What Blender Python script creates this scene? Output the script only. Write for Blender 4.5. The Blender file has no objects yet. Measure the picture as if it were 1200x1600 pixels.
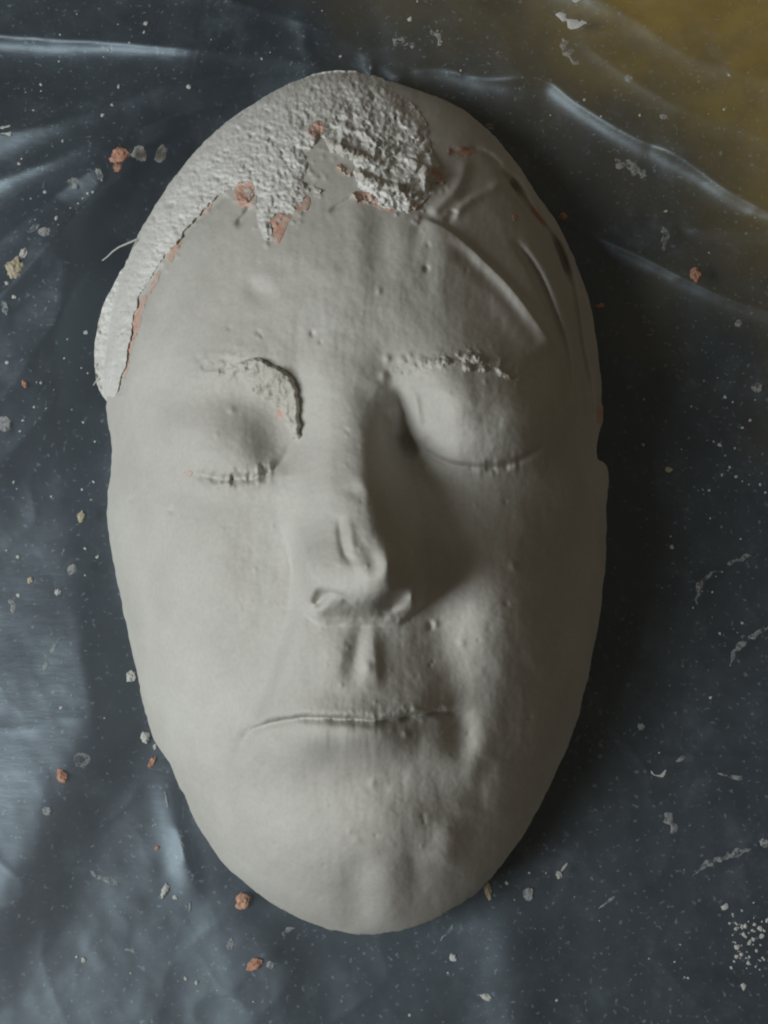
import bpy, math, random
import numpy as np

# ------------------------------------------------------------------ camera, world, light
S = 0.0002                      # metres per photo pixel on the table at the frame centre
D = 1900.0                      # camera distance in those pixels
TILT = math.radians(12)
ST, CT = math.sin(TILT), math.cos(TILT)
sc = bpy.context.scene
col = sc.collection
cam_d = bpy.data.cameras.new('camera')
cam = bpy.data.objects.new('camera', cam_d); col.objects.link(cam)
cam_d.sensor_fit = 'VERTICAL'; cam_d.sensor_height = 24.0
cam_d.lens = 24.0 * D / 1600.0
cam_d.clip_start = 0.01; cam_d.clip_end = 20.0
cam.location = (0, -D * ST * S, D * CT * S)
cam.rotation_euler = (TILT, 0, 0)
sc.camera = cam
sc.render.resolution_x = 768; sc.render.resolution_y = 1024

world = bpy.data.worlds.new('World'); sc.world = world
world.use_nodes = True
bg = world.node_tree.nodes['Background']
bg.inputs['Color'].default_value = (1.0, 0.86, 0.67, 1)
bg.inputs['Strength'].default_value = 0.092

def aim(o, loc, tgt):
    import mathutils
    o.location = loc
    o.rotation_euler = (mathutils.Vector(tgt) - mathutils.Vector(loc)).to_track_quat('-Z', 'Y').to_euler()

AZ, EL, LD = math.radians(200), math.radians(43), 1.0
ld = bpy.data.lights.new('window_light', 'AREA'); lo = bpy.data.objects.new('window_light', ld); col.objects.link(lo)
ld.shape = 'RECTANGLE'; ld.size = 0.42; ld.size_y = 0.42
ld.energy = 8.7; ld.color = (0.93, 0.975, 1.0)
aim(lo, (LD * math.cos(EL) * math.cos(AZ), LD * math.cos(EL) * math.sin(AZ), LD * math.sin(EL)), (0, 0, 0.05))

sc.view_settings.view_transform = 'Standard'
try: sc.view_settings.look = 'None'
except Exception: pass
sc.view_settings.gamma = 1.0; sc.view_settings.exposure = 0.0
sc.cycles.filter_width = 2.0

# ------------------------------------------------------------------ helpers
rnd = random.Random(11)

def unproj(u, v, h):
    """photo pixel and height above the table -> point in the scene (metres)"""
    u = np.asarray(u, float); v = np.asarray(v, float); h = np.asarray(h, float)
    a = (u - 600) / D; b = (800 - v) / D
    dx = a; dy = b * CT + ST; dz = b * ST - CT
    t = (h - D * CT) / dz
    return np.stack([t * dx * S, (-D * ST + t * dy) * S, h * S + 0 * t], -1)

def hsh(ix, iy, seed):
    n = (ix.astype(np.int64) * 374761393 + iy.astype(np.int64) * 668265263 + seed * 1442695041) & 0xffffffff
    n = ((n ^ (n >> 13)) * 1274126177) & 0xffffffff
    return ((n ^ (n >> 16)) & 0xffff) / 65535.0

def vn(x, y, seed=0):
    ix = np.floor(x); iy = np.floor(y); fx = x - ix; fy = y - iy
    fx = fx * fx * fx * (fx * (fx * 6 - 15) + 10); fy = fy * fy * fy * (fy * (fy * 6 - 15) + 10)
    a = hsh(ix, iy, seed); b = hsh(ix + 1, iy, seed); c = hsh(ix, iy + 1, seed); d = hsh(ix + 1, iy + 1, seed)
    return (a + (b - a) * fx) * (1 - fy) + (c + (d - c) * fx) * fy - 0.5

def fbm(u, v, scale, octv=4, seed=0, gain=0.5):
    r = 0; amp = 1.0; tot = 0
    x = u / scale; y = v / scale
    for i in range(octv):
        r = r + amp * vn(x * 0.8 - y * 0.6 + 17.3 * i, x * 0.6 + y * 0.8 + 9.1 * i, seed + i); tot += amp
        amp *= gain; x = x * 2.03; y = y * 2.03
    return 2 * r / tot

def smooth(a, b, x):
    t = np.clip((x - a) / (b - a), 0, 1); return t * t * (3 - 2 * t)

def G(u, v, u0, v0, su, sv, amp, ang=0.0, p=2.0):
    c, s = math.cos(math.radians(ang)), math.sin(math.radians(ang))
    x = (u - u0) * c + (v - v0) * s; y = -(u - u0) * s + (v - v0) * c
    q = (x / su) ** 2 + (y / sv) ** 2
    return amp * np.exp(-0.5 * q ** (p / 2))

def resample(pts, step, closed=False):
    """Catmull-Rom through the points"""
    P = np.array(pts, float); n = len(P); out = []
    rng = range(n if closed else n - 1)
    for i in rng:
        if closed: p0, p1, p2, p3 = P[i - 1], P[i], P[(i + 1) % n], P[(i + 2) % n]
        else: p0, p1, p2, p3 = P[max(i - 1, 0)], P[i], P[i + 1], P[min(i + 2, n - 1)]
        m = max(2, int(np.linalg.norm(p2[:2] - p1[:2]) / step))
        for k in range(m):
            t = k / m
            out.append(0.5 * (2 * p1 + (p2 - p0) * t + (2 * p0 - 5 * p1 + 4 * p2 - p3) * t * t + (3 * p1 - p0 - 3 * p2 + p3) * t ** 3))
    if not closed: out.append(P[-1])
    return np.array(out)

def pl_dist(u, v, P, closed=False):
    """distance to a polyline, signed side (+ = right of travel on the picture), param 0..1, nearest point"""
    sh = u.shape; U = u.ravel(); V = v.ravel()
    best = np.full(U.shape, 1e18); side = np.zeros(U.shape); par = np.zeros(U.shape)
    nx = np.zeros(U.shape); ny = np.zeros(U.shape)
    n = len(P); m = n if closed else n - 1
    for i in range(m):
        a = P[i]; b = P[(i + 1) % n]; ex, ey = b[0] - a[0], b[1] - a[1]
        L = ex * ex + ey * ey + 1e-12
        t = np.clip(((U - a[0]) * ex + (V - a[1]) * ey) / L, 0, 1)
        px = a[0] + t * ex; py = a[1] + t * ey
        d = (U - px) ** 2 + (V - py) ** 2
        k = d < best
        best[k] = d[k]; nx[k] = px[k]; ny[k] = py[k]
        par[k] = (i + t[k]) / m
        side[k] = np.sign(ex * (V[k] - a[1]) - ey * (U[k] - a[0]))
    return [q.reshape(sh) for q in (np.sqrt(best), side, par, nx, ny)]

def line(u, v, pts, w, amp, wr=None, taper=0.15, step=14, p=2.0):
    """ridge (or groove) along a smooth line; w on its left side, wr on its right; fades at both ends"""
    P = resample(pts, step)
    wr = w if wr is None else wr
    R = (3.4 if p >= 2 else 9.0) * max(w, wr)
    out = np.zeros(u.shape)
    k = (u > P[:, 0].min() - R) & (u < P[:, 0].max() + R) & (v > P[:, 1].min() - R) & (v < P[:, 1].max() + R)
    if not k.any(): return out
    d, s, t, _, _ = pl_dist(u[k], v[k], P)
    ww = np.where(s > 0, wr, w)
    f = np.exp(-0.5 * (d / ww) ** p)
    if taper > 0: f = f * smooth(0, taper, t) * smooth(0, taper, 1 - t)
    out[k] = amp * f
    return out

def inside(u, v, P):
    U = u.ravel(); V = v.ravel(); r = np.zeros(U.shape, bool); n = len(P)
    for i in range(n):
        a = P[i]; b = P[(i + 1) % n]
        if a[1] == b[1]: continue
        c = ((a[1] > V) != (b[1] > V)) & (U < (b[0] - a[0]) * (V - a[1]) / (b[1] - a[1]) + a[0])
        r ^= c
    return r.reshape(u.shape)

def link(name, verts, faces, mat, parent=None, smooth_=True):
    me = bpy.data.meshes.new(name)
    me.from_pydata([tuple(p) for p in verts], [], faces)
    if smooth_: me.polygons.foreach_set('use_smooth', [True] * len(me.polygons))
    me.materials.append(mat); me.update()
    o = bpy.data.objects.new(name, me); col.objects.link(o)
    if parent is not None: o.parent = parent
    return o

def tag(o, label=None, cat=None, group=None, kind=None):
    if label: o['label'] = label
    if cat: o['category'] = cat
    if group: o['group'] = group
    if kind: o['kind'] = kind
    return o

def patch(name, poly, hfun, step, mat, parent, floor, rings=3, toe=0.0):
    """a solid sheet over the outline: top surface at hfun, walls dropped to floor(u,v) round the border"""
    P = np.asarray(poly, float)
    u0, v0 = P.min(0)[:2] - 2 * step; u1, v1 = P.max(0)[:2] + 2 * step
    us = np.arange(u0, u1 + step, step); vs = np.arange(v0, v1 + step, step)
    U, V = np.meshgrid(us, vs)
    ins = inside(U, V, P)
    # distance only where needed: a band round the border
    keep = ins.copy()
    for dx in (-1, 0, 1):
        for dy in (-1, 0, 1):
            keep |= np.roll(np.roll(ins, dx, 1), dy, 0)
    edge = keep & ~ins
    d, s, t, nx, ny = pl_dist(U[edge], V[edge], P, True)
    U[edge] = nx; V[edge] = ny
    H = np.zeros(U.shape); H[keep] = hfun(U[keep], V[keep])
    idx = np.full(U.shape, -1); idx[keep] = np.arange(keep.sum())
    pts = unproj(U[keep], V[keep], H[keep])
    a, b, c, e = idx[:-1, :-1], idx[:-1, 1:], idx[1:, 1:], idx[1:, :-1]
    icnt = ins[:-1, :-1].astype(int) + ins[:-1, 1:] + ins[1:, 1:] + ins[1:, :-1]
    ok = (icnt >= 1) & (a >= 0) & (b >= 0) & (c >= 0) & (e >= 0)
    F = np.stack([a[ok], e[ok], c[ok], b[ok]], -1)
    E = np.concatenate([F[:, [0, 1]], F[:, [1, 2]], F[:, [2, 3]], F[:, [3, 0]]])
    key = np.minimum(E[:, 0], E[:, 1]) * (10 ** 7) + np.maximum(E[:, 0], E[:, 1])
    uq, first, cnt = np.unique(key, return_index=True, return_counts=True)
    B = E[first[cnt == 1]]
    bv = np.unique(B); m = {int(x): i for i, x in enumerate(bv)}
    top = pts[bv]; Uk = U[keep][bv]; Vk = V[keep][bv]
    bot = np.minimum(floor(Uk, Vk) * S, top[:, 2] - 0.2 * S)
    cen = pts.mean(0)
    base = len(pts); allp = [pts]
    for r in range(1, rings + 1):
        f = r / rings
        q = top.copy(); q[:, 2] = top[:, 2] + (bot - top[:, 2]) * f
        q[:, :2] += (cen[:2] - top[:, :2]) * toe * f
        allp.append(q)
    nb = len(bv); faces = F.tolist()
    for x, y in B.tolist():
        i, j = m[x], m[y]
        pi, pj = x, y
        for r in range(rings):
            qi, qj = base + r * nb + i, base + r * nb + j
            faces.append((pj, pi, qi, qj)); pi, pj = qi, qj
    return link(name, np.concatenate(allp), faces, mat, parent)

# ------------------------------------------------------------------ materials
def mat_new(name):
    m = bpy.data.materials.new(name); m.use_nodes = True
    nt = m.node_tree
    return m, nt, nt.nodes['Principled BSDF']

def nnoise(nt, scale, detail=4, rough=0.55, vec=None):
    n = nt.nodes.new('ShaderNodeTexNoise'); n.inputs['Scale'].default_value = scale
    n.inputs['Detail'].default_value = detail; n.inputs['Roughness'].default_value = rough
    if vec is not None: nt.links.new(vec, n.inputs['Vector'])
    return n.outputs['Fac']

def ramp(nt, fac, stops):
    r = nt.nodes.new('ShaderNodeValToRGB'); e = r.color_ramp.elements
    while len(e) < len(stops): e.new(0.5)
    for q, (p, c) in zip(e, stops): q.position = p; q.color = (*c, 1)
    nt.links.new(fac, r.inputs['Fac']); return r.outputs['Color']

def geo_pos(nt):
    return nt.nodes.new('ShaderNodeNewGeometry').outputs['Position']

def mixc(nt, fac, a, b, mode='MIX'):
    m = nt.nodes.new('ShaderNodeMix'); m.data_type = 'RGBA'; m.blend_type = mode
    for sock, val in ((m.inputs[0], fac), (m.inputs[6], a), (m.inputs[7], b)):
        if isinstance(val, (int, float)): sock.default_value = val
        elif isinstance(val, tuple): sock.default_value = (*val, 1)
        else: nt.links.new(val, sock)
    return m.outputs[2]

def plaster(name, c0, c1, c2, rough=0.85, bump=0.25, bscale=2500, bdist=0.0004, gr=0.86):
    m, nt, b = mat_new(name); p = geo_pos(nt)
    base = ramp(nt, nnoise(nt, 28, 5, 0.6, p), [(0.30, c0), (0.55, c1), (0.75, c2)])
    fine = ramp(nnoise_nt(nt), nnoise(nt, 900, 3, 0.6, p), [(0.3, (gr, gr, gr)), (0.7, (1.04, 1.035, 1.02))])
    nt.links.new(mixc(nt, 1.0, base, fine, 'MULTIPLY'), b.inputs['Base Color'])
    b.inputs['Roughness'].default_value = rough
    b.inputs['Specular IOR Level'].default_value = 0.25
    bp = nt.nodes.new('ShaderNodeBump'); bp.inputs['Strength'].default_value = bump; bp.inputs['Distance'].default_value = bdist
    nt.links.new(nnoise(nt, bscale, 4, 0.65, p), bp.inputs['Height']); nt.links.new(bp.outputs['Normal'], b.inputs['Normal'])
    return m
def nnoise_nt(nt): return nt

M_face = plaster('grey_plaster', (0.40, 0.392, 0.355), (0.47, 0.46, 0.42), (0.52, 0.51, 0.475), 0.75, 0.10, 1500, 0.0004, 0.95)
M_crust = plaster('rough_white_plaster', (0.55, 0.545, 0.51), (0.65, 0.645, 0.61), (0.70, 0.695, 0.67), 0.92, 0.5, 1700, 0.0006)
M_flake = plaster('chipped_plaster', (0.44, 0.42, 0.37), (0.50, 0.48, 0.43), (0.54, 0.52, 0.47), 0.85, 0.4, 1800, 0.0005)
M_clay = plaster('pink_clay', (0.52, 0.28, 0.20), (0.56, 0.34, 0.25), (0.56, 0.45, 0.37), 0.85, 0.4, 1800, 0.0005)
_nt = M_clay.node_tree; _b = _nt.nodes['Principled BSDF']; _src = _b.inputs['Base Color'].links[0].from_socket
_f = ramp(_nt, nnoise(_nt, 260, 5, 0.7, geo_pos(_nt)), [(0.42, (0, 0, 0)), (0.60, (0.85, 0.85, 0.85))])
_nt.links.new(mixc(_nt, _f, _src, (0.47, 0.45, 0.41)), _b.inputs['Base Color'])
M_clay_crumb = plaster('orange_clay', (0.42, 0.22, 0.15), (0.50, 0.28, 0.20), (0.54, 0.40, 0.31), 0.9, 0.5, 1200, 0.0008, 0.75)
M_crumb = plaster('crumb_plaster', (0.40, 0.40, 0.38), (0.50, 0.50, 0.47), (0.58, 0.58, 0.55), 0.9, 0.4, 2200, 0.0005)
M_tan = plaster('tan_crumb', (0.36, 0.31, 0.20), (0.46, 0.42, 0.31), (0.55, 0.52, 0.42), 0.85, 0.4, 2200, 0.0005)

# ------------------------------------------------------------------ outline of the cast (photo pixels, clockwise from the top)
OUT = [(520,114),(580,122),(640,136),(700,158),(748,190),(790,232),(830,290),(868,345),(900,410),(922,475),(934,545),
       (940,610),(941,655),(934,690),(934,716),(949,728),(951,760),(947,800),(947,860),(941,930),(930,1000),(918,1060),
       (900,1130),(872,1200),(838,1270),(800,1330),(755,1385),(700,1425),(640,1450),(585,1460),(540,1458),(480,1440),
       (415,1405),(360,1360),(318,1305),(286,1240),(262,1188),(238,1150),(222,1090),(204,1010),(188,930),(174,860),
       (167,800),(168,770),(174,730),(174,690),(168,665),(166,640),(168,615),(170,560),(176,500),(196,430),(232,350),
       (282,275),(345,205),(420,152),(475,126)]
OUTD = resample(OUT, 4, True)
OUTD = OUTD + np.stack([2.6 * fbm(OUTD[:, 0], OUTD[:, 1], 26, 4, 411, 0.65), 2.6 * fbm(OUTD[:, 0], OUTD[:, 1], 26, 4, 412, 0.65)], -1)
CX, CY = 556.0, 790.0
# smooth radius of the dome
th = np.arctan2(OUTD[:, 1] - CY, OUTD[:, 0] - CX); rr = np.hypot(OUTD[:, 0] - CX, OUTD[:, 1] - CY)
o_ = np.argsort(th); th = th[o_]; rr = rr[o_]
tg = np.linspace(-math.pi, math.pi, 721)[:-1]
rg = np.interp(tg, th, rr, period=2 * math.pi)
ker = np.exp(-0.5 * (np.arange(-30, 31) / 10.0) ** 2); ker /= ker.sum()
rg = np.convolve(np.concatenate([rg[-30:], rg, rg[:30]]), ker, 'valid')

def rho_of(u, v):
    t = np.arctan2(v - CY, u - CX); r = np.hypot(u - CX, v - CY)
    return r / (np.interp(t, tg, rg, period=2 * math.pi) * 1.012)

HC, HD = 55.0, 335.0
def dome(u, v):
    r = np.clip(rho_of(u, v), 0, 1)
    return HC + HD * (1 - r ** 2.35) ** 0.62

CRUST_IN = [(178,622),(186,598),(196,560),(204,520),(212,480),(226,448),(246,415),(262,392),(276,376),(300,346),(322,322),(344,304),
            (362,296),(376,300),(392,298),(400,322),(404,350),(414,374),(424,366),(424,346),(436,330),(452,334),(466,326),(474,308),(486,298),(480,284),(488,266),(490,246),(500,234),(522,240),(544,258),(556,280),
            (566,300),(590,318),(616,328),(640,338),(655,334),(662,318),(676,300),(690,284),(688,262),(676,240),
            (672,210),(660,180),(640,160),(618,142)]
CRUST_OUT = [(592,121),(560,113),(520,111),(475,121),(420,147),(343,200),(278,270),(228,345),(192,418),(164,470),(151,520),(147,560),(152,600),(160,619),(170,624)]
CRUST = np.array(CRUST_IN + CRUST_OUT, float)
CRUST = resample(CRUST, 4, True)
_k = np.arange(len(CRUST)); _in = smooth(0, 12, _k) * smooth(0, 12, len(CRUST) * 0.62 - _k) * 1.0
CRUST[:, 0] += (5.0 * fbm(CRUST[:, 0], CRUST[:, 1], 17, 4, 401, 0.7)) * (0.5 + 0.5 * _in)
CRUST[:, 1] += (5.0 * fbm(CRUST[:, 0], CRUST[:, 1], 17, 4, 402, 0.7)) * (0.5 + 0.5 * _in)
_rng = np.random.RandomState(4)
NOS = [(480, 30), ]

def interp(v, tab, k):
    return np.interp(v, [t[0] for t in tab], [t[k] for t in tab])

def sinterp(v, tab, k):
    xs = np.linspace(tab[0][0], tab[-1][0], 200)
    P = resample([(t[0], t[k]) for t in tab], 4)
    return np.interp(v, P[:, 0], P[:, 1])

# nose: v, left edge, ridge, right edge, height
NOSE = [(520,470,540,610,0),(560,476,543,608,5),(600,486,550,612,20),(650,484,555,616,46),(700,472,562,618,66),(760,461,570,632,92),(820,459,576,646,112),
        (880,459,586,660,130),(915,462,590,667,132),(935,465,588,666,116),(948,468,584,662,84),(959,474,578,652,44),(968,482,574,640,16),(980,492,570,628,0),(1000,500,570,620,0)]

def face_h(u, v):
    h = dome(u, v)
    # --- broad planes
    h = h + G(u, v, 540, 420, 200, 130, 22)                     # forehead
    h = h + G(u, v, 330, 900, 120, 130, 10) + G(u, v, 800, 940, 66, 100, 32)        # cheeks
    h = h + G(u, v, 535, 1095, 115, 105, 44)
    h = h - line(u, v, [(468,740),(456,850),(452,920),(446,970),(420,1050),(392,1130),(372,1200)], 10, 32, wr=66, taper=0.3)
    h = h - line(u, v, [(692,840),(690,930),(698,1010),(710,1090),(712,1190)], 30, 16, taper=0.3)
    h = h + G(u, v, 270, 870, 90, 90, 14)
    h = h + G(u, v, 862, 630, 46, 80, 36)                    # muzzle
    h = h + G(u, v, 565, 1345, 112, 78, 46)                     # chin
    h = h - G(u, v, 530, 1225, 120, 32, 22)                     # fold above the chin
    # --- sockets
    h = h - G(u, v, 396, 672, 92, 60, 36) - G(u, v, 446, 686, 36, 38, 16) - G(u, v, 405, 652, 38, 26, 7) - G(u, v, 425, 702, 30, 20, 12)
    h = h - G(u, v, 730, 680, 118, 80, 54) - G(u, v, 640, 690, 36, 60, 26)
    # --- brow ridges
    h = h + line(u, v, [(262,612),(330,576),(400,566),(470,586)], 30, 16, taper=0.35)
    h = h + line(u, v, [(600,590),(680,556),(760,548),(850,590)], 30, 18, taper=0.35)
    # --- eyelids
    h = h + G(u, v, 348, 692, 78, 48, 50, 6, 2.6)
    h = h + G(u, v, 758, 650, 84, 66, 98, 8, 2.7)
    h = h + G(u, v, 690, 640, 46, 56, 12)
    h = h + line(u, v, [(656,690),(690,712),(730,720),(790,718),(850,690)], 20, 5, wr=5, taper=0.3)       # lower edge of the lid
    h = h - line(u, v, [(652,694),(690,720),(735,730),(795,726),(858,694)], 3.8, 6, taper=0.15)
    h = h - line(u, v, [(286,738),(330,745),(372,748),(410,742),(442,720),(456,694)], 5, 9, taper=0.25)
    h = h + line(u, v, [(280,752),(330,760),(380,762),(430,748)], 12, 5, taper=0.3)
    # inner corner of the right eye: pleat
    h = h - line(u, v, [(622,600),(628,640),(636,690),(655,716)], 9, 16, taper=0.25)
    h = h + line(u, v, [(640,600),(650,635),(655,668),(668,696)], 6, 7, wr=8, taper=0.25)
    h = h - line(u, v, [(676,606),(672,640),(678,670)], 11, 6, taper=0.3)
    h = h + line(u, v, [(612,630),(620,660),(624,690)], 8, 8, taper=0.3)
    # --- nose
    u_, v_ = u, v
    rag = smooth(915, 940, v)
    v = v + rag * 1.0 * fbm(u_, v_, 15, 3, 33, 0.5); u = u + rag * 1.2 * fbm(u_, v_, 15, 3, 35)
    soft = smooth(930, 780, v); eL = sinterp(v, NOSE, 1) - 26 * soft; c = sinterp(v, NOSE, 2); eR = sinterp(v, NOSE, 3) + 22 * soft; a = np.clip(sinterp(v, NOSE, 4), 0, None)
    k = (v > NOSE[0][0]) & (v < NOSE[-1][0])
    w = np.clip(np.where(u < c, (c - u) / (c - eL), (u - c) / (eR - c)), 0, 1)
    q0 = math.sqrt(0.16)
    g = 1 - (np.sqrt(w * w + 0.16) - q0) / (math.sqrt(1.16) - q0)
    e = 0.58 * smooth(800, 900, v)
    g = (1 - e) * g * smooth(1.0, 0.86 - 0.5 * soft, w) + e * smooth(1.0, 0.76, w)
    nose = np.where(k, a * g, 0)
    def ball(u0, v0, rx, ry, A, ang=0):
        c_, s_ = math.cos(math.radians(ang)), math.sin(math.radians(ang))
        X = ((u - u0) * c_ + (v - v0) * s_) / rx; Y = (-(u - u0) * s_ + (v - v0) * c_) / ry
        return A * np.clip(1 - (X * X + Y * Y) ** 1.2, 0, 1) ** 0.55
    K = 9.0
    parts = [nose, ball(590, 886, 54, 54, 146)]
    mx = np.maximum.reduce(parts)
    u, v = u_, v_
    h = h + mx + K * np.log(sum(np.exp((q - mx) / K) for q in parts) / len(parts)) * smooth(4, 30, mx)
    h = h + G(u, v, 500, 990, 50, 30, 8)
    h = h - line(u, v, [(532,800),(533,836),(540,866),(556,886)], 5, 7, taper=0.3)
    h = h + line(u, v, [(545,806),(548,840),(552,862)], 5, 4, taper=0.35)
    h = h - G(u, v, 582, 874, 11, 17, 13, -14)
    h = h + G(u, v, 606, 872, 11, 22, 5)
    h = h + G(u, v, 566, 754, 13, 16, 7) - G(u, v, 555, 768, 10, 9, 4)
    h = h + G(u, v, 480, 780, 40, 120, 10)
    # nostrils, ragged underside
    h = h - G(u, v, 497, 938, 10, 7, 52, -45) - G(u, v, 617, 941, 19, 9, 44, -22)
    h = h + G(u, v, 640, 936, 6, 8, 16, 30)
    h = h - line(u, v, [(500,934),(516,927),(536,933),(558,950)], 3.5, 6, taper=0.25)
    und = smooth(478, 500, u) * smooth(660, 640, u) * smooth(925, 938, v) * smooth(985, 966, v)
    h = h + und * 1.8 * fbm(u, v, 16, 4, 31)
    # --- philtrum
    h = h + line(u, v, [(528,985),(526,1030),(518,1085)], 16, 5, taper=0.45)
    h = h - line(u, v, [(568,960),(557,1010),(544,1088)], 11, 9, taper=0.48)
    h = h + line(u, v, [(576,962),(583,1015),(588,1088)], 8, 8, wr=32, taper=0.48)
    h = h - G(u, v, 655, 1040, 50, 44, 10)
    # --- mouth
    mouth = [(374,1160),(394,1136),(432,1124),(480,1118),(540,1120),(600,1122),(650,1114),(690,1108),(718,1116)]
    h = h + line(u, v, mouth, 22, 14, wr=1.5, taper=0.2)
    h = h - line(u, v, [(q[0], q[1] + 3) for q in mouth], 3.6, 11, wr=6, taper=0.12) * (0.75 + 0.9 * fbm(u, v, 26, 2, 74))
    h = h + line(u, v, [(420,1160),(500,1152),(580,1152),(660,1150)], 22, 22, taper=0.35)
    h = h - G(u, v, 700, 1113, 18, 5, 9) - G(u, v, 560, 1122, 50, 4, 3)
    h = h - line(u, v, [(392,1136),(378,1160),(368,1200)], 9, 8, taper=0.35)
    h = h - line(u, v, [(690,1112),(716,1130),(722,1160),(712,1200)], 16, 14, taper=0.4)
    h = h + line(u, v, [(724,1112),(745,1135),(748,1180),(735,1250)], 18, 5, taper=0.4)
    h = h - line(u, v, [(770,1180),(752,1225),(745,1275)], 13, 4, taper=0.35)
    h = h + line(u, v, [(790,1180),(785,1230),(760,1290)], 18, 3, taper=0.35)
    h = h + line(u, v, [(700,1270),(702,1310),(690,1360)], 14, 8, taper=0.35)
    h = h + G(u, v, 480, 1215, 90, 30, 5) + G(u, v, 610, 1270, 45, 25, 6)
    # chin clefts
    h = h - line(u, v, [(565,1330),(556,1385),(560,1460)], 18, 10, taper=0.35)
    h = h + line(u, v, [(596,1330),(604,1385),(606,1460)], 24, 9, taper=0.35)
    h = h - line(u, v, [(640,1290),(650,1350),(655,1420)], 14, 5, taper=0.4)
    h = h + line(u, v, mouth, 6, 1.0, taper=0.1) * 3.0 * fbm(u, v, 9, 3, 75, 0.7)
    # stubble strokes under the mouth
    k = G(u, v, 530, 1140, 90, 26, 1.0)
    h = h + k * 0.9 * vn(u / 5.0, v / 40.0, 71) + G(u, v, 500, 1105, 110, 14, 1.0) * 0.5 * vn(u / 5.0, v / 30.0, 72)
    # lashes
    k = line(u, v, [(300,742),(350,748),(400,744),(436,722)], 9, 1.0, taper=0.25)
    h = h + k * 10 * (vn(u / 6.5, v / 22.0, 81)) + k * 5 * fbm(u, v, 10, 2, 82)
    k = line(u, v, [(730,728),(790,730),(820,722)], 9, 1.0, taper=0.25)
    h = h + k * 7 * (vn(u / 7.0, v / 22.0, 83))
    # brow hair texture
    k = line(u, v, [(290,600),(330,580),(380,570),(410,585)], 15, 1.0, taper=0.3)
    h = h + k * 6 * fbm(u, v, 11, 3, 84)
    k = line(u, v, [(602,584),(650,572),(700,562),(745,556),(790,575),(822,600)], 9, 1.0, taper=0.1)
    h = h + k * 8 * np.clip(fbm(u, v, 10, 4, 85, 0.7) + 0.05, 0, 1) + k * 1
    # --- forehead: pit, bumps, hairline creases
    h = h - G(u, v, 397, 452, 11, 12, 7) + G(u, v, 424, 436, 14, 12, 4)
    h = h + G(u, v, 560, 350, 16, 50, 4) + G(u, v, 630, 380, 18, 40, 5) + G(u, v, 690, 420, 16, 30, 4) - G(u, v, 596, 380, 14, 50, 3)
    h = h - line(u, v, [(392,318),(384,336),(366,356)], 4.5, 12, taper=0.3)
    h = h - line(u, v, [(556,304),(536,318),(512,332)], 3, 6, taper=0.3)
    h = h - line(u, v, [(184,618),(200,556),(214,496),(240,440),(272,392),(310,344),(356,304)], 4, 7, taper=0.02)
    # right flap of the hairline
    lip = [(655,342),(690,354),(724,378),(760,412),(796,448),(830,492),(868,548)]
    P = resample(lip, 10)
    h = h + line(u, v, lip, 3.2, 15, wr=26, taper=0.10)
    h = h - line(u, v, [(q[0] - 10, q[1] + 11) for q in lip[1:]], 9, 9, taper=0.25)
    h = h + line(u, v, [(668,336),(702,308),(722,276),(728,244)], 7, 9, taper=0.2)
    h = h + line(u, v, [(700,346),(738,308),(786,284),(800,280)], 6, 8, taper=0.2)
    h = h - line(u, v, [(712,312),(742,300),(776,288)], 5, 6, taper=0.3)
    h = h - line(u, v, [(694,350),(706,338),(710,326)], 4, 7, taper=0.3)
    h = h - line(u, v, [(700,236),(720,238),(742,234),(764,242),(786,264)], 3.5, 9, taper=0.1)
    h = h - line(u, v, [(776,262),(800,290),(834,335),(862,372),(884,420),(896,470),(906,540),(918,600),(922,660)], 4.5, 24, taper=0.05)
    h = h - G(u, v, 806, 292, 7, 15, 26, -35) - G(u, v, 872, 388, 7, 19, 26, -20) - G(u, v, 882, 420, 6, 13, 22, -15)
    h = h - G(u, v, 908, 600, 5, 20, 10) - G(u, v, 926, 650, 6, 16, 8)
    h = h - line(u, v, [(800,370),(840,430),(868,500),(884,560),(890,640)], 4.5, 17, taper=0.2)
    h = h + line(u, v, [(812,362),(852,425),(880,495),(898,560)], 8, 4, taper=0.2)
    h = h - line(u, v, [(905,735),(925,760),(940,788)], 3.5, 6, taper=0.2)
    h = h - G(u, v, 778, 470, 26, 60, 8, -35)
    # --- surface: uneven skin, brush strokes, pores
    h = h + 3.2 * fbm(u, v, 90, 3, 1) + 1.1 * fbm(u, v, 26, 3, 5) + 0.35 * fbm(u, v, 7, 3, 9)
    h = h + 0.5 * fbm(u * 1.0, v * 0.22, 14, 2, 13)
    for (pu, pv, pr, pd) in PITS:
        k = (np.abs(u - pu) < 4 * pr) & (np.abs(v - pv) < 4 * pr)
        if k.any(): h[k] = h[k] + G(u[k], v[k], pu, pv, pr, pr * 1.15, pd * (0.6 if pd > 0 else 1.0))
    return h

PITS = [(488,521,3,-4),(404,520,3,-3),(362,640,4,5),(338,680,3,3),(206,780,3,-4),(268,798,3,-4),(392,1148,4,5),(634,1147,4,5),(582,1224,4,4),
        (649,1108,4,3),(699,1110,4,4),(558,1312,4,3),(802,884,5,5),(680,975,4,5),(672,978,4,-5),(722,1005,4,4),(574,1043,5,6),(605,560,4,7),
        (600,587,5,9),(628,562,4,7),(646,573,4,6),(640,556,3,5),(660,566,4,7),(666,420,3,-6),(592,455,3,4),(860,676,4,4),(300,690,3,2),
        (405,525,3,3),(370,540,3,2),(310,560,3,-3),(624,823,4,4),(446,640,4,5)]
for i in range(90):
    a_ = rnd.uniform(0, 6.28); r_ = math.sqrt(rnd.random())
    PITS.append((556 + 330 * r_ * math.cos(a_), 860 + 520 * r_ * math.sin(a_), rnd.uniform(1.6, 2.8), rnd.choice([-1, 1, 1]) * rnd.uniform(1.0, 2.4)))

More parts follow.
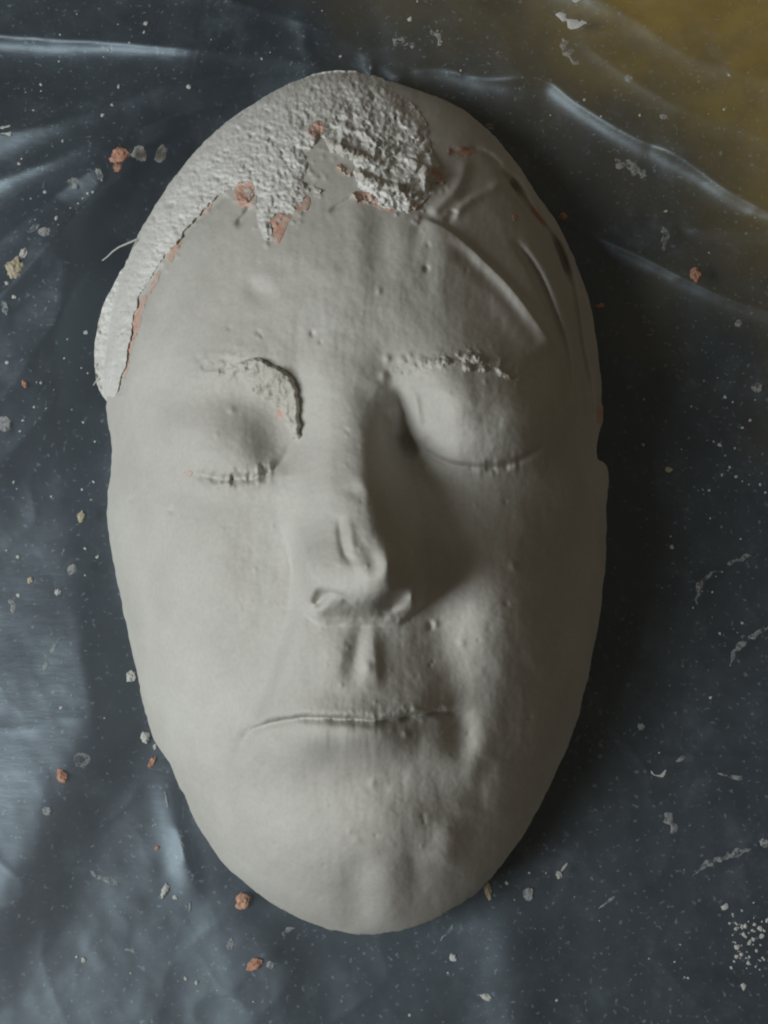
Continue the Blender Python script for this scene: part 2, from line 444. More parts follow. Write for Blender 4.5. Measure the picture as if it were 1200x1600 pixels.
for i in range(90):
    q_ = CRUST_IN[rnd.randrange(1, len(CRUST_IN) - 6)]
    PITS.append((q_[0] + rnd.gauss(4, 7), q_[1] + rnd.gauss(6, 7), rnd.uniform(1.4, 3.0), rnd.uniform(2, 6)))
def crust_h(u, v):
    d, s, t, nx, ny = pl_dist(u, v, CRUST[::2], True)
    e = smooth(0, 20, d + 6 * fbm(u, v, 14, 3, 49))
    core = G(u, v, 590, 255, 95, 75, 1.0, 20, 2.6)              # torn, curling heap in the middle
    h = dome(u, v) + G(u, v, 540, 420, 200, 130, 22)
    h = h + 1.5 + 8.5 * e
    g = fbm(u, v, 6.5, 4, 41, 0.68)
    h = h + (4.2 + 2.5 * core) * g - 5 * np.clip(fbm(u, v, 11, 2, 50) - 0.42, 0, 1) * 3 + 2.0 * fbm(u, v, 4.5, 2, 51) + 3.0 * fbm(u, v, 28, 3, 43)
    h = h + 0.5 * np.sin((u * 0.77 + v * 0.64) / 1.9 + 2 * fbm(u, v, 30, 2, 45)) * np.sin((u * 0.64 - v * 0.77) / 1.9 + 2 * fbm(u, v, 30, 2, 46)) * (1 - core)
    rid = 1 - np.abs(fbm(u + 12 * fbm(u, v, 40, 2, 48), v, 34, 4, 47)) * 2
    h = h + core * (13 * rid - 6) * smooth(0, 12, d)
    # holes and curled lips
    for (pu, pv, su, sv, am, an) in [(512,395 - 180,7,16,-12,30),(494,268,8,13,-11,0),(545,262,8,9,-7,0),(486,292,16,5,-10,40),(500,228,5,14,-14,-5),
                                     (540,235,28,6,8,25),(528,250,40,5,-6,15),(640,282,26,6,8,-30),(670,262,5,22,9,20),(600,292,30,6,7,15),
                                     (560,275,7,22,8,-40),(655,330,10,6,-8,0),(268,320,5,5,-8,0),(343,278,7,3,-6,0)]:
        h = h + G(u, v, pu, pv, su, sv, am, an)
    return h

# ------------------------------------------------------------------ the cast
root = bpy.data.objects.new('face_cast', None); col.objects.link(root)
tag(root, 'grey plaster cast of a face with closed eyes lying face up on the plastic sheet', 'face cast')

skirt_floor = lambda u, v: np.full(u.shape, 1.0)
FACE = OUTD.copy()
patch('face', FACE, face_h, 2.0, M_face, root, skirt_floor, 5, 0.03)

def crust_floor(u, v):
    d, s, t, nx, ny = pl_dist(u, v, np.array(CRUST_OUT, float))
    f = dome(u, v) + G(u, v, 540, 420, 200, 130, 22) - 14
    return np.where(d < 6, np.minimum(f, 25.0 + 0 * f), f)
crust = patch('plaster_crust', CRUST, crust_h, 1.8, M_crust, root, crust_floor, 3, 0.0)
crust['label'] = 'rough white plaster crust along the hairline'

# pink clay showing through, and the lifted flakes
def clay(poly, lift, mat=M_clay, name='clay_patch', seed=1, amp=1.5, base=None, step=1.6, par=None, jag=4.0):
    P = resample(poly, 3, True)
    P = P + np.stack([jag * fbm(P[:, 0], P[:, 1], 9, 3, seed + 50, 0.7), jag * fbm(P[:, 0], P[:, 1], 9, 3, seed + 51, 0.7)], -1)
    hf = base or face_h
    def hh(u, v):
        d = pl_dist(u, v, P, True)[0]
        return hf(u, v) + lift * (0.35 + 0.65 * smooth(0, 5, d)) + amp * fbm(u, v, 9, 3, seed)
    return patch(name, P, hh, step, mat, root if par is None else par, lambda u, v: hf(u, v) - 5, 1)

CLAY_F = [[(418,344),(436,334),(456,338),(448,352),(440,372),(433,382),(426,368),(426,354)],
          [(206,512),(212,480),(226,460),(231,466),(224,488),(218,508),(210,530)],
          [(190,580),(196,556),(203,552),(201,572),(194,592)],
          [(196,548),(204,520),(210,524),(204,548)],
          [(262,402),(272,382),(282,372),(286,376),(276,396),(266,412)],
          [(232,458),(246,424),(252,424),(244,446)],
          [(316,334),(330,318),(334,321),(320,338)],
          [(366,302),(376,292),(396,296),(402,312),(388,326),(372,318)],
          [(462,330),(470,308),(482,306),(484,322),(474,332)],
          [(550,306),(566,304),(592,312),(620,326),(616,331),(590,324),(562,316)],
          [(433,642),(440,636),(449,640),(452,650),(446,658),(436,655)],
          [(700,236),(718,228),(742,232),(740,240),(716,244)],
          [(830,318),(838,322),(854,350),(848,352),(836,336)],
          [(934,640),(941,636),(943,652),(940,664),(932,660)],
          [(287,738),(296,736),(301,741),(294,745)],
          [(800,336),(806,334),(810,342),(804,348)]]
for i, P in enumerate(CLAY_F): clay(P, 1.6, seed=200 + i, amp=0.8)
CLAY_C = [[(486,194),(500,188),(508,198),(500,214),(488,216),(482,206)],
          [(366,294),(376,284),(394,286),(400,298),(388,314),(372,314)],
          [(528,256),(542,254),(552,266),(548,274),(536,270)],
          [(676,262),(688,262),(694,284),(686,294),(680,280)],
          [(642,326),(658,320),(664,330),(652,340)],
          [(514,232),(532,230),(534,238),(520,240)],
          [(550,302),(568,300),(592,310),(586,318),(562,312)]]
for i, P in enumerate(CLAY_C): clay(P, 2.0, seed=240 + i, base=crust_h)

FL = [(374,566),(398,560),(422,568),(446,580),(460,598),(466,626),(468,660),(468,682),(460,684),(450,664),(440,646),(426,630),(408,618),(392,606),(384,590)]
fl = clay(FL, 13, M_flake, 'lifted_flake', 260, 4)
fl['label'] = 'lifted flake of plaster at inner corner of the brow'
for i, P in enumerate([[(716,556),(738,550),(756,556),(764,566),(744,568),(726,566)],[(692,562),(702,556),(708,564),(702,572),(694,570)],
          [(722,570),(736,570),(738,578),(726,580)],[(748,570),(760,572),(758,580),(748,580)],[(772,574),(790,578),(804,588),(792,590),(776,584)]]):
    clay(P, 7, M_flake, 'brow_grain', 270 + i, 3)
# torn strips curling on the crust
for i, P in enumerate([[(506,216),(530,222),(560,232),(580,244),(570,250),(540,242),(512,232)],[(560,262),(590,276),(630,290),(650,300),(636,306),(596,292),(562,276)],
                       [(470,286),(486,288),(500,298),(496,304),(478,298)],[(640,246),(664,256),(676,276),(668,282),(652,268)]]):
    clay(P, 9, M_flake, 'torn_strip', 280 + i, 3, base=crust_h)
# thread standing off the crust
def tube(name, pts, r, mat, parent=None, n=6):
    P = np.array(pts, float); V = []; F = []
    for i, p in enumerate(P):
        t = P[min(i + 1, len(P) - 1)] - P[max(i - 1, 0)]; t /= np.linalg.norm(t)
        a = np.cross(t, (0, 0, 1)); a /= np.linalg.norm(a) + 1e-9; b = np.cross(a, t)
        q = r * (1 - 0.6 * i / len(P))
        for k in range(n):
            V.append(p + q * (a * math.cos(6.2832 * k / n) + b * math.sin(6.2832 * k / n)))
    for i in range(len(P) - 1):
        for k in range(n): F.append((i * n + k, i * n + (k + 1) % n, (i + 1) * n + (k + 1) % n, (i + 1) * n + k))
    return link(name, V, F, mat, parent)
tp = [unproj(u, v, h) for u, v, h in [(214,374,92),(200,380,90),(186,386,84),(176,393,78),(168,401,66),(160,407,54)]]
tube('gauze_thread', tp, 1.9 * S, M_crumb, root)
tp = [unproj(u, v, h) for u, v, h in [(156,592,60),(150,596,52),(146,602,46)]]
tube('gauze_thread', tp, 1.6 * S, M_crumb, root)

# ------------------------------------------------------------------ table and plastic sheet
def sheet_h(u, v):
    h = 6 + 2.5 * fbm(u, v, 160, 3, 301) + 0.7 * fbm(u, v, 40, 2, 305)
    cr = np.clip(1 - np.abs(fbm(u + 20 * fbm(u, v, 120, 2, 311), v, 150, 2, 312)) * 2.6, 0, 1); h = h + 0.9 * cr ** 3
    cr = np.clip(1 - np.abs(fbm(u, v * 0.7, 70, 2, 313)) * 3.0, 0, 1); h = h + 0.2 * cr ** 3
    # upper left swags
    h = h + line(u, v, [(-500,-90),(100,-80),(330,-60),(470,-10)], 100, 60, wr=120, taper=0.2)
    h = h + line(u, v, [(-400,20),(0,56),(200,68),(400,88),(560,116)], 46, 16, wr=9, taper=0.08, p=1.2)
    h = h + line(u, v, [(-400,260),(-60,216),(60,196),(150,170),(280,130),(430,112),(560,110)], 70, 60, wr=38, taper=0.10, p=1.3)
    h = h + line(u, v, [(-400,330),(-60,292),(60,258),(160,218),(280,180),(400,150)], 24, 24, wr=24, taper=0.12, p=1.3)
    h = h + line(u, v, [(-300,560),(-40,400),(40,340),(120,280),(200,236),(300,196)], 26, 40, wr=30, taper=0.12, p=1.3)
    h = h + line(u, v, [(-260,700),(-60,520),(40,420),(110,340),(170,288),(240,246)], 34, 60, wr=42, taper=0.12, p=1.3)
    h = h + line(u, v, [(-240,800),(-20,640),(60,540),(130,440),(180,370)], 54, 50, wr=56, taper=0.15, p=1.3)
    h = h + line(u, v, [(-240,900),(-40,760),(60,660),(140,560)], 40, 18, wr=40, taper=0.2, p=1.3)
    # lower left glow
    for off, w_, am in ((38, 40, 28), (-30, 26, 12), (-100, 40, 18)):
        h = h + line(u, v, [(-180 + off,1640),(-30 + off,1400),(58 + off,1220),(112 + off,1100),(166 + off * 0.8,960),(214 + off * 0.5,850),(250 + off * 0.3,770)], w_, am, wr=w_ * 1.1, taper=0.34)
    h = h + line(u, v, [(262,1180),(268,1240),(282,1300),(292,1345),(312,1420)], 10, 9, wr=16, taper=0.35)
    h = h + line(u, v, [(276,1280),(288,1325),(292,1360)], 5, 5, wr=6, taper=0.35)
    h = h + line(u, v, [(300,1250),(330,1330),(370,1420),(390,1560),(400,1700)], 30, 7, wr=40, taper=0.15)
    h = h + line(u, v, [(410,1420),(440,1500),(460,1640)], 26, 7, wr=26, taper=0.2)
    h = h + line(u, v, [(760,1390),(790,1460),(810,1560),(820,1700)], 40, 10, wr=40, taper=0.15)
    # top arc and the right-hand ridges
    h = h + line(u, v, [(250,-40),(380,4),(470,32),(550,72),(640,132)], 16, 16, wr=12, taper=0.12, p=1.3)
    h = h + line(u, v, [(480,40),(476,70),(500,104),(540,116)], 7, 5, taper=0.2)
    h = h + line(u, v, [(600,120),(680,112),(760,122),(850,124),(900,158),(980,208),(1060,244),(1150,304),(1260,360)], 34, 20, wr=11, taper=0.05, p=1.25)
    h = h + line(u, v, [(690,-30),(770,20),(798,80),(806,108),(860,122)], 9, 12, wr=40, taper=0.2, p=1.3)
    h = h + line(u, v, [(820,-60),(980,20),(1090,90),(1240,130)], 50, 26, wr=22, taper=0.1, p=1.3)
    h = h + line(u, v, [(880,40),(1000,130),(1120,190),(1260,230)], 30, 14, wr=14, taper=0.2, p=1.3)
    h = h + line(u, v, [(1020,210),(1100,230),(1240,225)], 26, 12, wr=14, taper=0.2, p=1.3)
    h = h + line(u, v, [(860,332),(930,368),(1010,404),(1090,444),(1160,474),(1300,520)], 18, 13, wr=8, taper=0.05, p=1.25)
    h = h + line(u, v, [(1060,354),(1130,360),(1300,368)], 12, 9, wr=8, taper=0.2)
    h = h + line(u, v, [(640,108),(690,104),(730,116)], 5, 6, taper=0.2)
    h = h + line(u, v, [(1000,1182),(1100,1183),(1300,1180)], 4, 2.0, wr=4, taper=0.2)
    h = h + line(u, v, [(930,1560),(1050,1530),(1150,1524)], 6, 2.0, taper=0.3)
    h = h + G(u, v, 580, 104, 5, 8, 22)
    # flat under the cast
    r = rho_of(u, v)
    return np.where(r < 0.98, 0.5 + (h - 0.5) * smooth(0.80, 0.98, r) * 0.4, 0.5 + (h - 0.5) * (0.4 + 0.6 * smooth(0.98, 1.2, r)))

def make_table():
    m, nt, b = mat_new('dark_painted_table'); p = geo_pos(nt)
    dark = ramp(nt, nnoise(nt, 22, 5, 0.6, p), [(0.3, (0.008, 0.013, 0.019)), (0.7, (0.020, 0.028, 0.039))])
    sep = nt.nodes.new('ShaderNodeSeparateXYZ'); nt.links.new(p, sep.inputs[0])
    def math_(op, a, b_):
        n = nt.nodes.new('ShaderNodeMath'); n.operation = op
        for s_, val in ((n.inputs[0], a), (n.inputs[1], b_)):
            if isinstance(val, (int, float)): s_.default_value = val
            else: nt.links.new(val, s_)
        return n.outputs[0]
    # warm reflection painted into the table colour at the far right corner, noisy border
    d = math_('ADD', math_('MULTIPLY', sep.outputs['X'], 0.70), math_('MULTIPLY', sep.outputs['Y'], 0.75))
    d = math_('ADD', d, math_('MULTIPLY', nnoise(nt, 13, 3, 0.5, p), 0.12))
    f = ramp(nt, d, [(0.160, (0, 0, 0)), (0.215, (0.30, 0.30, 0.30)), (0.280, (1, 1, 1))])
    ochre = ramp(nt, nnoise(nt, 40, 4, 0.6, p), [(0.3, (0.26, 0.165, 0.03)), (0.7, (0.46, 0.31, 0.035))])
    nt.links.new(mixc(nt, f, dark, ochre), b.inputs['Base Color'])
    b.inputs['Roughness'].default_value = 0.6
    z = -0.004; q = 0.6
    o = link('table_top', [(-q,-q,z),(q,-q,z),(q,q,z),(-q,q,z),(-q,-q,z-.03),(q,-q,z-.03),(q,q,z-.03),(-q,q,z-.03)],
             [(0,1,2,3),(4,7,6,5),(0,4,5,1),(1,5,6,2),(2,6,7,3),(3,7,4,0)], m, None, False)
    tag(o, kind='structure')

def make_sheet():
    m, nt, b = mat_new('clear_polythene'); nt.nodes.remove(b)
    out = nt.nodes['Material Output']; p = geo_pos(nt)
    tr = nt.nodes.new('ShaderNodeBsdfTransparent'); tr.inputs['Color'].default_value = (0.92, 0.93, 0.94, 1)
    df = nt.nodes.new('ShaderNodeBsdfDiffuse'); df.inputs['Color'].default_value = (0.39, 0.50, 0.58, 1)
    gl = nt.nodes.new('ShaderNodeBsdfGlossy'); gl.inputs['Roughness'].default_value = 0.47; gl.inputs['Color'].default_value = (0.76, 0.91, 1, 1)
    milk = ramp(nt, nnoise(nt, 60, 8, 0.7, p), [(0.36, (0.015, 0.015, 0.015)), (0.56, (0.045, 0.045, 0.045)), (0.78, (0.17, 0.17, 0.17))])
    spk = ramp(nt, nnoise(nt, 700, 2, 0.5, p), [(0.63, (0, 0, 0)), (0.72, (0.20, 0.20, 0.20))])
    mk = mixc(nt, 1.0, milk, spk, 'ADD')
    m1 = nt.nodes.new('ShaderNodeMixShader'); nt.links.new(mk, m1.inputs[0]); nt.links.new(tr.outputs[0], m1.inputs[1]); nt.links.new(df.outputs[0], m1.inputs[2])
    fr = nt.nodes.new('ShaderNodeFresnel'); 
    bfk = nt.nodes.new('ShaderNodeNewGeometry')          # a thin film: the same reflectance from both faces
    ior = nt.nodes.new('ShaderNodeMix'); ior.data_type = 'FLOAT'
    nt.links.new(bfk.outputs['Backfacing'], ior.inputs[0]); ior.inputs[2].default_value = 1.75; ior.inputs[3].default_value = 1 / 1.75
    nt.links.new(ior.outputs[0], fr.inputs['IOR'])
    m2 = nt.nodes.new('ShaderNodeMixShader'); nt.links.new(fr.outputs[0], m2.inputs[0]); nt.links.new(m1.outputs[0], m2.inputs[1]); nt.links.new(gl.outputs[0], m2.inputs[2])
    bp = nt.nodes.new('ShaderNodeBump'); bp.inputs['Strength'].default_value = 0.15; bp.inputs['Distance'].default_value = 0.0006
    mp = nt.nodes.new('ShaderNodeMapping'); mp.inputs['Scale'].default_value = (0.25, 1, 1); nt.links.new(p, mp.inputs['Vector'])
    nt.links.new(nnoise(nt, 420, 4, 0.6, mp.outputs[0]), bp.inputs['Height'])
    for n in (gl, df): nt.links.new(bp.outputs['Normal'], n.inputs['Normal'])
    nt.links.new(m2.outputs[0], out.inputs['Surface'])
    us = np.arange(-400, 1601, 4.0); vs = np.arange(-400, 2001, 4.0)
    U, V = np.meshgrid(us, vs)
    H = sheet_h(U, V)
    P = unproj(U, V, H)
    n0, n1 = U.shape; I = np.arange(n0 * n1).reshape(n0, n1)
    F = np.stack([I[:-1, :-1].ravel(), I[1:, :-1].ravel(), I[1:, 1:].ravel(), I[:-1, 1:].ravel()], -1)
    o = link('plastic_sheet', P.reshape(-1, 3), F.tolist(), m)
    return tag(o, 'creased clear plastic sheet spread over the dark table under the cast', 'plastic sheet')

make_table()
sheet = make_sheet()

# ------------------------------------------------------------------ dried smears and painted wrinkle highlights on the sheet (parts of it)
def sheet_pt(u, v, lift=0.0):
    u = np.atleast_1d(np.asarray(u, float)); v = np.atleast_1d(np.asarray(v, float))
    return unproj(u, v, sheet_h(u, v) + lift)

def smear(pts, w, seed=0, mat=M_crumb):
    P = resample(pts, 3.0); n = len(P); r = np.random.RandomState(seed)
    T = np.gradient(P, axis=0); T /= np.linalg.norm(T, axis=1, keepdims=True) + 1e-9; N = np.stack([-T[:, 1], T[:, 0]], -1)
    t = np.linspace(0, 1, n); env = np.clip(np.sin(np.pi * np.clip(t, 0.04, 0.96)) * 2, 0, 1)
    ker = np.array([.25, .5, .25]); nz = lambda: np.convolve(np.pad(r.rand(n), 1, mode='edge'), ker, 'valid')
    wl = w * env * np.clip(2.2 * nz() - 0.35, 0.05, 2); wr = w * env * np.clip(2.2 * nz() - 0.35, 0.05, 2)
    A = P[:, :2] + N * wl[:, None]; B = P[:, :2] - N * wr[:, None]
    L = sheet_pt(A[:, 0], A[:, 1], 0.5); C = sheet_pt(P[:, 0], P[:, 1], 1.8 + w * 0.12); R = sheet_pt(B[:, 0], B[:, 1], 0.5)
    V = np.concatenate([L, C, R]); F = []
    for i in range(n - 1):
        F.append((i, i + 1, n + i + 1, n + i)); F.append((n + i, n + i + 1, 2 * n + i + 1, 2 * n + i))
    return link('smear_and_glint', V, F, mat, sheet)

m_, nt_, b_ = mat_new('thin_plaster_film')
b_.inputs['Base Color'].default_value = (0.42, 0.43, 0.42, 1); b_.inputs['Roughness'].default_value = 0.8
p_ = geo_pos(nt_)
nt_.links.new(ramp(nt_, nnoise(nt_, 520, 4, 0.7, p_), [(0.40, (0.02, 0.02, 0.02)), (0.56, (0.55, 0.55, 0.55))]), b_.inputs['Alpha'])
M_film = m_
SM = [([(1083,1367),(1105,1352),(1130,1340),(1150,1333),(1174,1327)],5,M_film),([(1090,945),(1090,925),(1098,905),(1118,892)],5,M_film),
      ([(1136,882),(1155,875),(1174,868)],4,M_film),([(1142,1038),(1148,1020),(1162,1004),(1180,992),(1202,980)],4,M_film),
      ([(688,1470),(698,1458),(708,1444)],3,M_film),([(442,1462),(452,1455),(462,1450)],6,M_film),([(195,1484),(205,1486),(216,1488)],4,M_film),
      ([(78,1022),(86,1010),(94,998)],3,M_film),([(15,936),(19,948),(22,958)],4,M_film),([(258,1236),(261,1248),(263,1262)],3,M_film),  # last entry: highlight on the shiny wrinkle, painted as a pale streak
      ([(280,1302),(284,1316),(286,1332)],3.5,M_film),([(868,22),(882,26),(892,34),(904,38),(916,34)],8,M_crumb),([(893,0),(899,3),(908,0)],4,M_crumb),  # first entry: lower highlight of that wrinkle, also painted as a streak
      ([(1120,1208),(1145,1214),(1160,1216)],3,M_film),([(1018,1204),(1024,1212),(1034,1212),(1040,1203)],3.5,M_crumb),
      ([(1056,1190),(1064,1186),(1068,1180)],3,M_film),([(0,200),(8,198),(16,196)],3,M_crumb),([(0,210),(8,208),(17,212)],5,M_crumb),
      ([(296,1408),(298,1418),(296,1426)],2.5,M_film),([(1040,1270),(1050,1290),(1058,1300)],7,M_film),([(670,40),(682,56),(690,70)],8,M_film),
      ([(614,60),(630,66),(650,70)],7,M_film),([(1037,355),(1040,375),(1036,392)],7,M_film),([(960,250),(985,262),(1010,275)],9,M_film),
      ([(880,60),(890,90),(905,100)],8,M_film),([(140,1360),(160,1372),(186,1382)],4,M_film),([(960,1400),(945,1412),(935,1420)],3,M_film)]
for i, (P, w, m) in enumerate(SM): smear(P, w, 500 + i, m)

def ring(u0, v0, r, w):
    n = 28; V = []; F = []
    for k in range(n):
        a = 6.2832 * k / n; j = 1 + 0.08 * math.sin(3 * a + u0)
        for q, lf in ((r * j - w, 0.6), (r * j, 1.6), (r * j + w, 0.6)):
            V.append(sheet_pt(u0 + q * math.cos(a), v0 + q * math.sin(a) * 0.85, lf)[0])
    for k in range(n):
        a, b = k * 3, ((k + 1) % n) * 3
        F += [(a, b, b + 1, a + 1), (a + 1, b + 1, b + 2, a + 2)]
    link('dried_ring', V, F, M_film, sheet)
ring(128, 1187, 9, 4.0)

# ------------------------------------------------------------------ crumbs lying on the sheet
def crumb_mesh(seed, flat=0.6, lumps=3, mat=M_crumb, sub=2):
    import bmesh
    r = random.Random(seed); bm = bmesh.new()
    from mathutils import noise, Vector
    bmesh.ops.create_icosphere(bm, subdivisions=sub + 1 if sub > 1 else 1, radius=0.5)
    off = Vector((r.uniform(0, 90), r.uniform(0, 90), r.uniform(0, 90))); sx = r.uniform(0.75, 1.15)
    for v in bm.verts:
        c = v.co.normalized()
        k = 1 + 0.55 * noise.noise(c * 1.3 + off) + 0.34 * noise.noise(c * 3.1 + off) + 0.16 * noise.noise(c * 7.0 + off)
        if sub == 1: k *= r.uniform(0.75, 1.2)
        v.co = c * 0.5 * k; v.co.x *= sx; v.co.z *= flat
        if v.co.z < -0.18 * flat: v.co.z = -0.18 * flat
    me = bpy.data.meshes.new('crumb'); bm.to_mesh(me); bm.free()
    me.materials.append(mat)
    return me
MW = [crumb_mesh(i, rnd.uniform(0.4, 0.7), 3, M_crumb, 2) for i in range(8)]
MS = [crumb_mesh(20 + i, rnd.uniform(0.35, 0.6), 3, M_crumb, 1) for i in range(8)]
MP = [crumb_mesh(40 + i, rnd.uniform(0.45, 0.7), 4, M_clay_crumb, 2) for i in range(5)]
MF = [crumb_mesh(80 + i, rnd.uniform(0.18, 0.28), 4, M_film, 2) for i in range(6)]
MT = [crumb_mesh(60 + i, rnd.uniform(0.45, 0.7), 3, M_tan, 2) for i in range(4)]

def crumb(name, me, u, v, w, h=None, ang=0, label='', cat='crumb', group=None):
    o = bpy.data.objects.new(name, me); col.objects.link(o)
    h = w if h is None else h
    p = sheet_pt(u, v, 0.16 * min(w, h))[0]
    o.location = p; o.rotation_euler = (0, 0, math.radians(ang)); o.scale = (w * S, h * S, min(w, h) * S)
    return tag(o, label, cat, group)

BIG = [('clay_crumb',MP,186,244,34,24,10,'largest orange clay crumb, up left of the cast beside a white lump'),
       ('clay_crumb',MP,184,262,14,12,60,'small orange clay bit touching the underside of the largest orange crumb'),
       ('plaster_lump',MW,218,240,28,27,20,'white plaster lump between the largest orange crumb and the crust'),
       ('plaster_lump',MW,252,240,16,28,-20,'pale plaster flake leaning against the upper left rim of the crust'),
       ('plaster_flake',MW,155,272,12,22,20,'thin pale flake left below the largest orange crumb'),
       ('plaster_flake',MW,115,286,14,18,0,'faint grey flake, left neighbour of the thin pale flake'),
       ('plaster_flake',MW,69,363,17,14,0,'round pale plaster drop in the shaded crease at left'),
       ('plaster_flake',MW,53,356,20,8,35,'narrow pale sliver touching the round pale drop at left'),
       ('tan_crumb',MT,22,420,24,30,0,'tan and white crumbly lump near the left edge, upper half'),
       ('plaster_lump',MW,36,396,12,20,-10,'white upright chip above the tan lump near left edge'),
       ('plaster_flake',MW,7,480,12,22,15,'pale flake cut by the left edge below the tan lump'),
       ('plaster_flake',MW,6,662,16,24,15,'wide pale greenish flake cut by the left edge at eye height'),
       ('clay_crumb',MP,38,600,8,12,20,'small orange clay crumb near the left edge level with the crust tip'),
       ('clay_crumb',MP,97,1212,15,22,25,'orange clay crumb beside a dried ring, lower left'),
       ('clay_crumb',MP,237,1192,9,19,-25,'narrow orange clay crumb close to the left jaw'),
       ('clay_crumb',MP,379,1408,25,22,20,'orange clay lump just below the left side of the chin'),
       ('clay_crumb',MP,398,1507,22,14,30,'brownish clay crumb lying lowest of all clay crumbs'),
       ('clay_crumb',MP,1087,430,20,22,0,'reddish clay crumb on the right beyond the thin ridge of plastic'),
       ('clay_crumb',MP,880,338,14,14,0,'dark red clay crumb at upper right rim where a plastic ridge starts'),
       ('clay_crumb',MP,938,478,16,8,20,'dark red clay sliver at the right rim of the cast'),
       ('clay_crumb',MP,245,1325,8,6,0,'tiny pink clay grain beside the shiny wrinkle left of the chin'),
       ('plaster_lump',MW,204,1057,13,17,0,'white plaster chip against the left cheek edge'),
       ('plaster_lump',MW,228,1152,15,15,0,'pale plaster chip against the left jaw above the narrow orange crumb'),
       ('plaster_lump',MW,242,1167,7,8,0,'small white grain between pale jaw chip and narrow orange crumb'),
       ('tan_crumb',MT,126,808,10,16,0,'yellowish grain cluster left of the cheek'),
       ('plaster_lump',MW,90,925,10,10,0,'bright round white bead on the sheet left of the mouth and nose'),
       ('plaster_flake',MW,112,890,11,16,-40,'pale slanting flake on the bright fold left of the cheek'),
       ('tan_crumb',MT,47,907,9,9,0,'yellowish bead left of the bright round white bead'),
       ('plaster_flake',MW,71,1040,8,12,-20,'pale drop at the lower end of a streak in the bright fold'),
       ('plaster_flake',MW,73,1267,10,11,0,'round grey drop on the dark lower left of the sheet'),
       ('plaster_flake',MW,258,1392,10,18,-25,'white pointed flake lower left of the chin'),
       ('plaster_flake',MW,360,1475,10,14,0,'faint grey drop below the orange lump under the chin'),
       ('plaster_flake',MW,422,1508,9,10,0,'grey drop to the right of the brownish lowest clay crumb'),
       ('tan_crumb',MT,763,1391,10,24,5,'upright yellowish chip below the right jaw'),
       ('plaster_lump',MW,760,1558,20,9,-10,'white elongated crumb near the bottom edge'),
       ('plaster_lump',MW,708,1496,10,9,0,'white crumb below the slanting smear under the chin'),
       ('plaster_flake',MW,825,1398,13,17,0,'round grey flake right of the upright yellowish chip'),
       ('plaster_flake',MW,873,1367,8,11,20,'white curled chip right of the right jaw'),
       ('plaster_flake',MW,882,1355,4,14,-40,'thin white splinter above the curled chip'),
       ('plaster_flake',MW,1002,1135,10,9,0,'grey drop above the white crescent at right'),
       ('plaster_lump',MW,1133,1417,14,8,30,'longest white chip at the upper left end of the lower right crumb cluster'),
       ('plaster_flake',MW,1194,1317,10,12,0,'pale flake at the right edge beyond the thick white streak'),
       ('plaster_flake',MW,1182,606,16,15,0,'pale round flake near the right edge at brow height'),
       ('plaster_flake',MW,1154,505,11,11,0,'pale drop under the thin ridge of plastic at right'),
       ('plaster_flake',MW,982,123,11,14,0,'pale pointed flake in the ochre upper right'),
       ('plaster_flake',MW,1037,182,12,8,0,'pale flat drop on the brown upper right'),
       ('tan_crumb',MT,1045,734,12,8,-15,'yellowish crumb on the dark sheet right of the cheek'),
       ('plaster_flake',MW,766,197,10,12,0,'dim grey flake beside the upper right rim of the cast'),
       ('plaster_lump',MW,228,37,9,8,0,'bright white grain at the top left of the sheet')]
for i, (nm, ms, u, v, w, h, a, lb) in enumerate(BIG):
    if nm == 'plaster_flake' and any(q in lb for q in ('faint', 'grey', 'drop', 'pale')): ms = MF
    crumb(nm, ms[i % len(ms)], u, v, w * (0.95 if nm == 'clay_crumb' else 1), h * (0.95 if nm == 'clay_crumb' else 1), a, lb, 'flake' if nm == 'plaster_flake' else 'crumb')

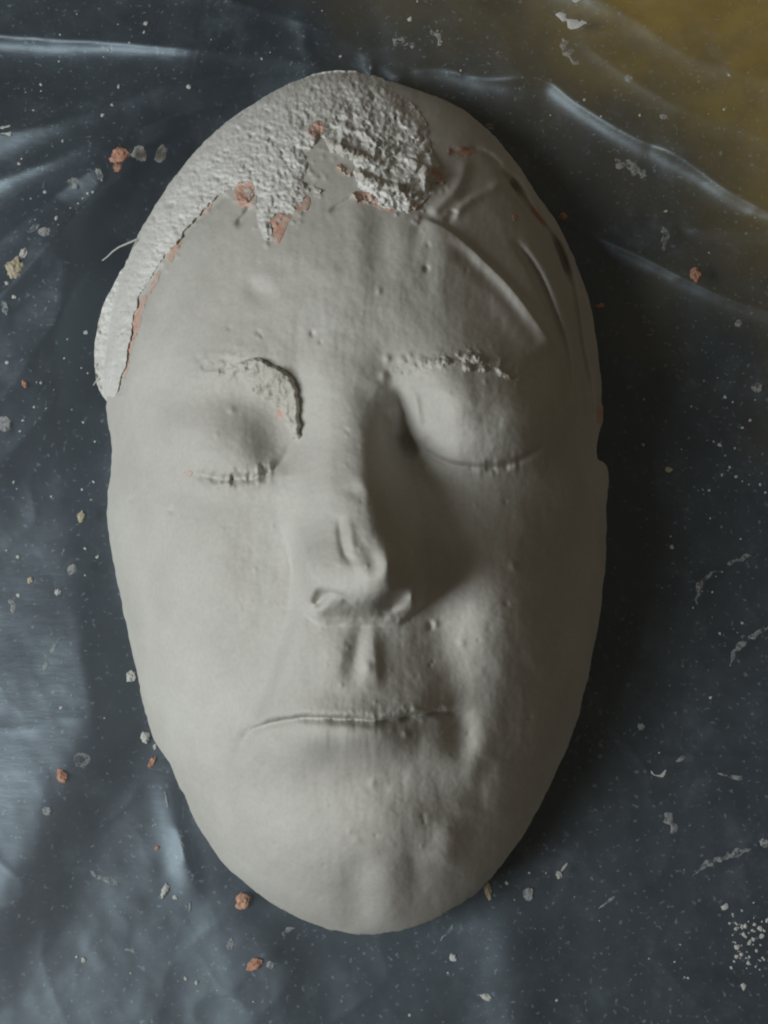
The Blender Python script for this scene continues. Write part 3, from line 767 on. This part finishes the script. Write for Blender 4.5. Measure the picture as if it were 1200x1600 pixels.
SPECKS = {
 'left': ('tiny white plaster speck on the sheet to the left of the cast', 'white specks left of the cast',
   [(129,310),(137,302),(88,341),(91,351),(134,519),(137,583),(127,575),(57,597),(53,636),(72,638),(36,657),(84,609),(31,674),(22,464),(10,442),(146,753),
    (128,765),(142,781),(155,816),(133,857),(133,899),(163,1122),(95,1106),(112,1086),(145,300),(60,262),(30,256),(98,220),(48,310),(70,300),(130,660),(112,640),
    (148,690),(10,860),(28,870),(100,860),(160,850),(105,530),(100,560),(152,870),(28,930),(110,325),(122,318),(64,598)]),
 'top': ('tiny white plaster speck on the sheet above the cast', 'white specks above the cast',
   [(120,22),(422,82),(409,92),(40,144),(64,142),(64,132),(92,96),(185,135),(175,164),(52,172),(295,136),(170,78),(255,83),(160,180),(184,38),(690,65),
    (652,2),(913,156),(939,182),(1107,178),(1131,171),(1139,117),(1180,340),(1108,395),(640,30),(720,110),(860,180),(1000,180),(1040,330),(532,88),(330,62),(225,50)]),
 'right': ('tiny white plaster speck on the sheet to the right of the cast', 'white specks right of the cast',
   [(1115,690),(1140,730),(1160,752),(1105,688),(1125,696),(1133,712),(1148,700),(1128,742),(1108,766),(1150,745),(1170,757),(1188,757),(1160,668),(1145,628),(1133,620),
    (1172,657),(1113,925),(1005,695),(1080,635),(1100,595),(1110,810),(1065,702),(1050,855),(1125,990),(1110,1090),(1030,1176),(1098,765),(1138,735),(1196,770),(1180,625)]),
 'low': ('tiny white plaster speck on the sheet below the chin', 'white specks below the chin',
   [(273,1402),(290,1529),(307,1535),(120,1495),(204,1521),(792,1380),(853,1364),(1063,1476),(1014,1498),(1054,1503),(1075,1528),(1070,1527),(435,1422),(510,1462),
    (243,1288),(239,1290),(700,1520),(130,1500),(640,1586),(804,1406)]),
 'cluster': ('small white crumb in the dense crumb cluster at the lower right edge', 'crumbs of the lower right cluster',
   [(1150,1427),(1148,1450),(1168,1443),(1172,1440),(1180,1452),(1188,1446),(1160,1458),(1168,1470),(1178,1478),(1192,1470),(1184,1490),(1190,1486),(1177,1508),(1170,1495),
    (1196,1458),(1150,1468),(1164,1430),(1184,1422),(1194,1430),(1174,1462),(1186,1462),(1160,1482),(1172,1485),(1196,1498),(1165,1530),(1158,1448)])}
for key, (lb, gp, pts) in SPECKS.items():
    pts = list(pts)
    big = 1.25 if key == 'cluster' else 1.0
    extra = {'left': (8, (5, 165), (20, 1200)), 'right': (16, (1000, 1195), (560, 1120)), 'low': (8, (60, 1150), (1300, 1590)), 'top': (6, (10, 1180), (5, 100)), 'cluster': (40, (1140, 1198), (1425, 1515))}[key]
    for _ in range(extra[0]): pts.append((rnd.uniform(*extra[1]), rnd.uniform(*extra[2])))
    for k, (u, v) in enumerate(pts):
        if key == 'cluster': u, v = u + rnd.uniform(-9, 5), v + rnd.uniform(-12, 12)
        if rho_of(np.array([u]), np.array([v]))[0] < 1.03: continue
        w = 2.6 + (5.0 if key == 'cluster' else 5.0) * rnd.random() ** 2.6; w *= big * (0.7 if k >= len(pts) - extra[0] else 1)
        crumb('plaster_speck', MS[k % 8], u, v, w, w * rnd.uniform(0.7, 1.4), rnd.uniform(0, 360), lb, 'speck', gp)
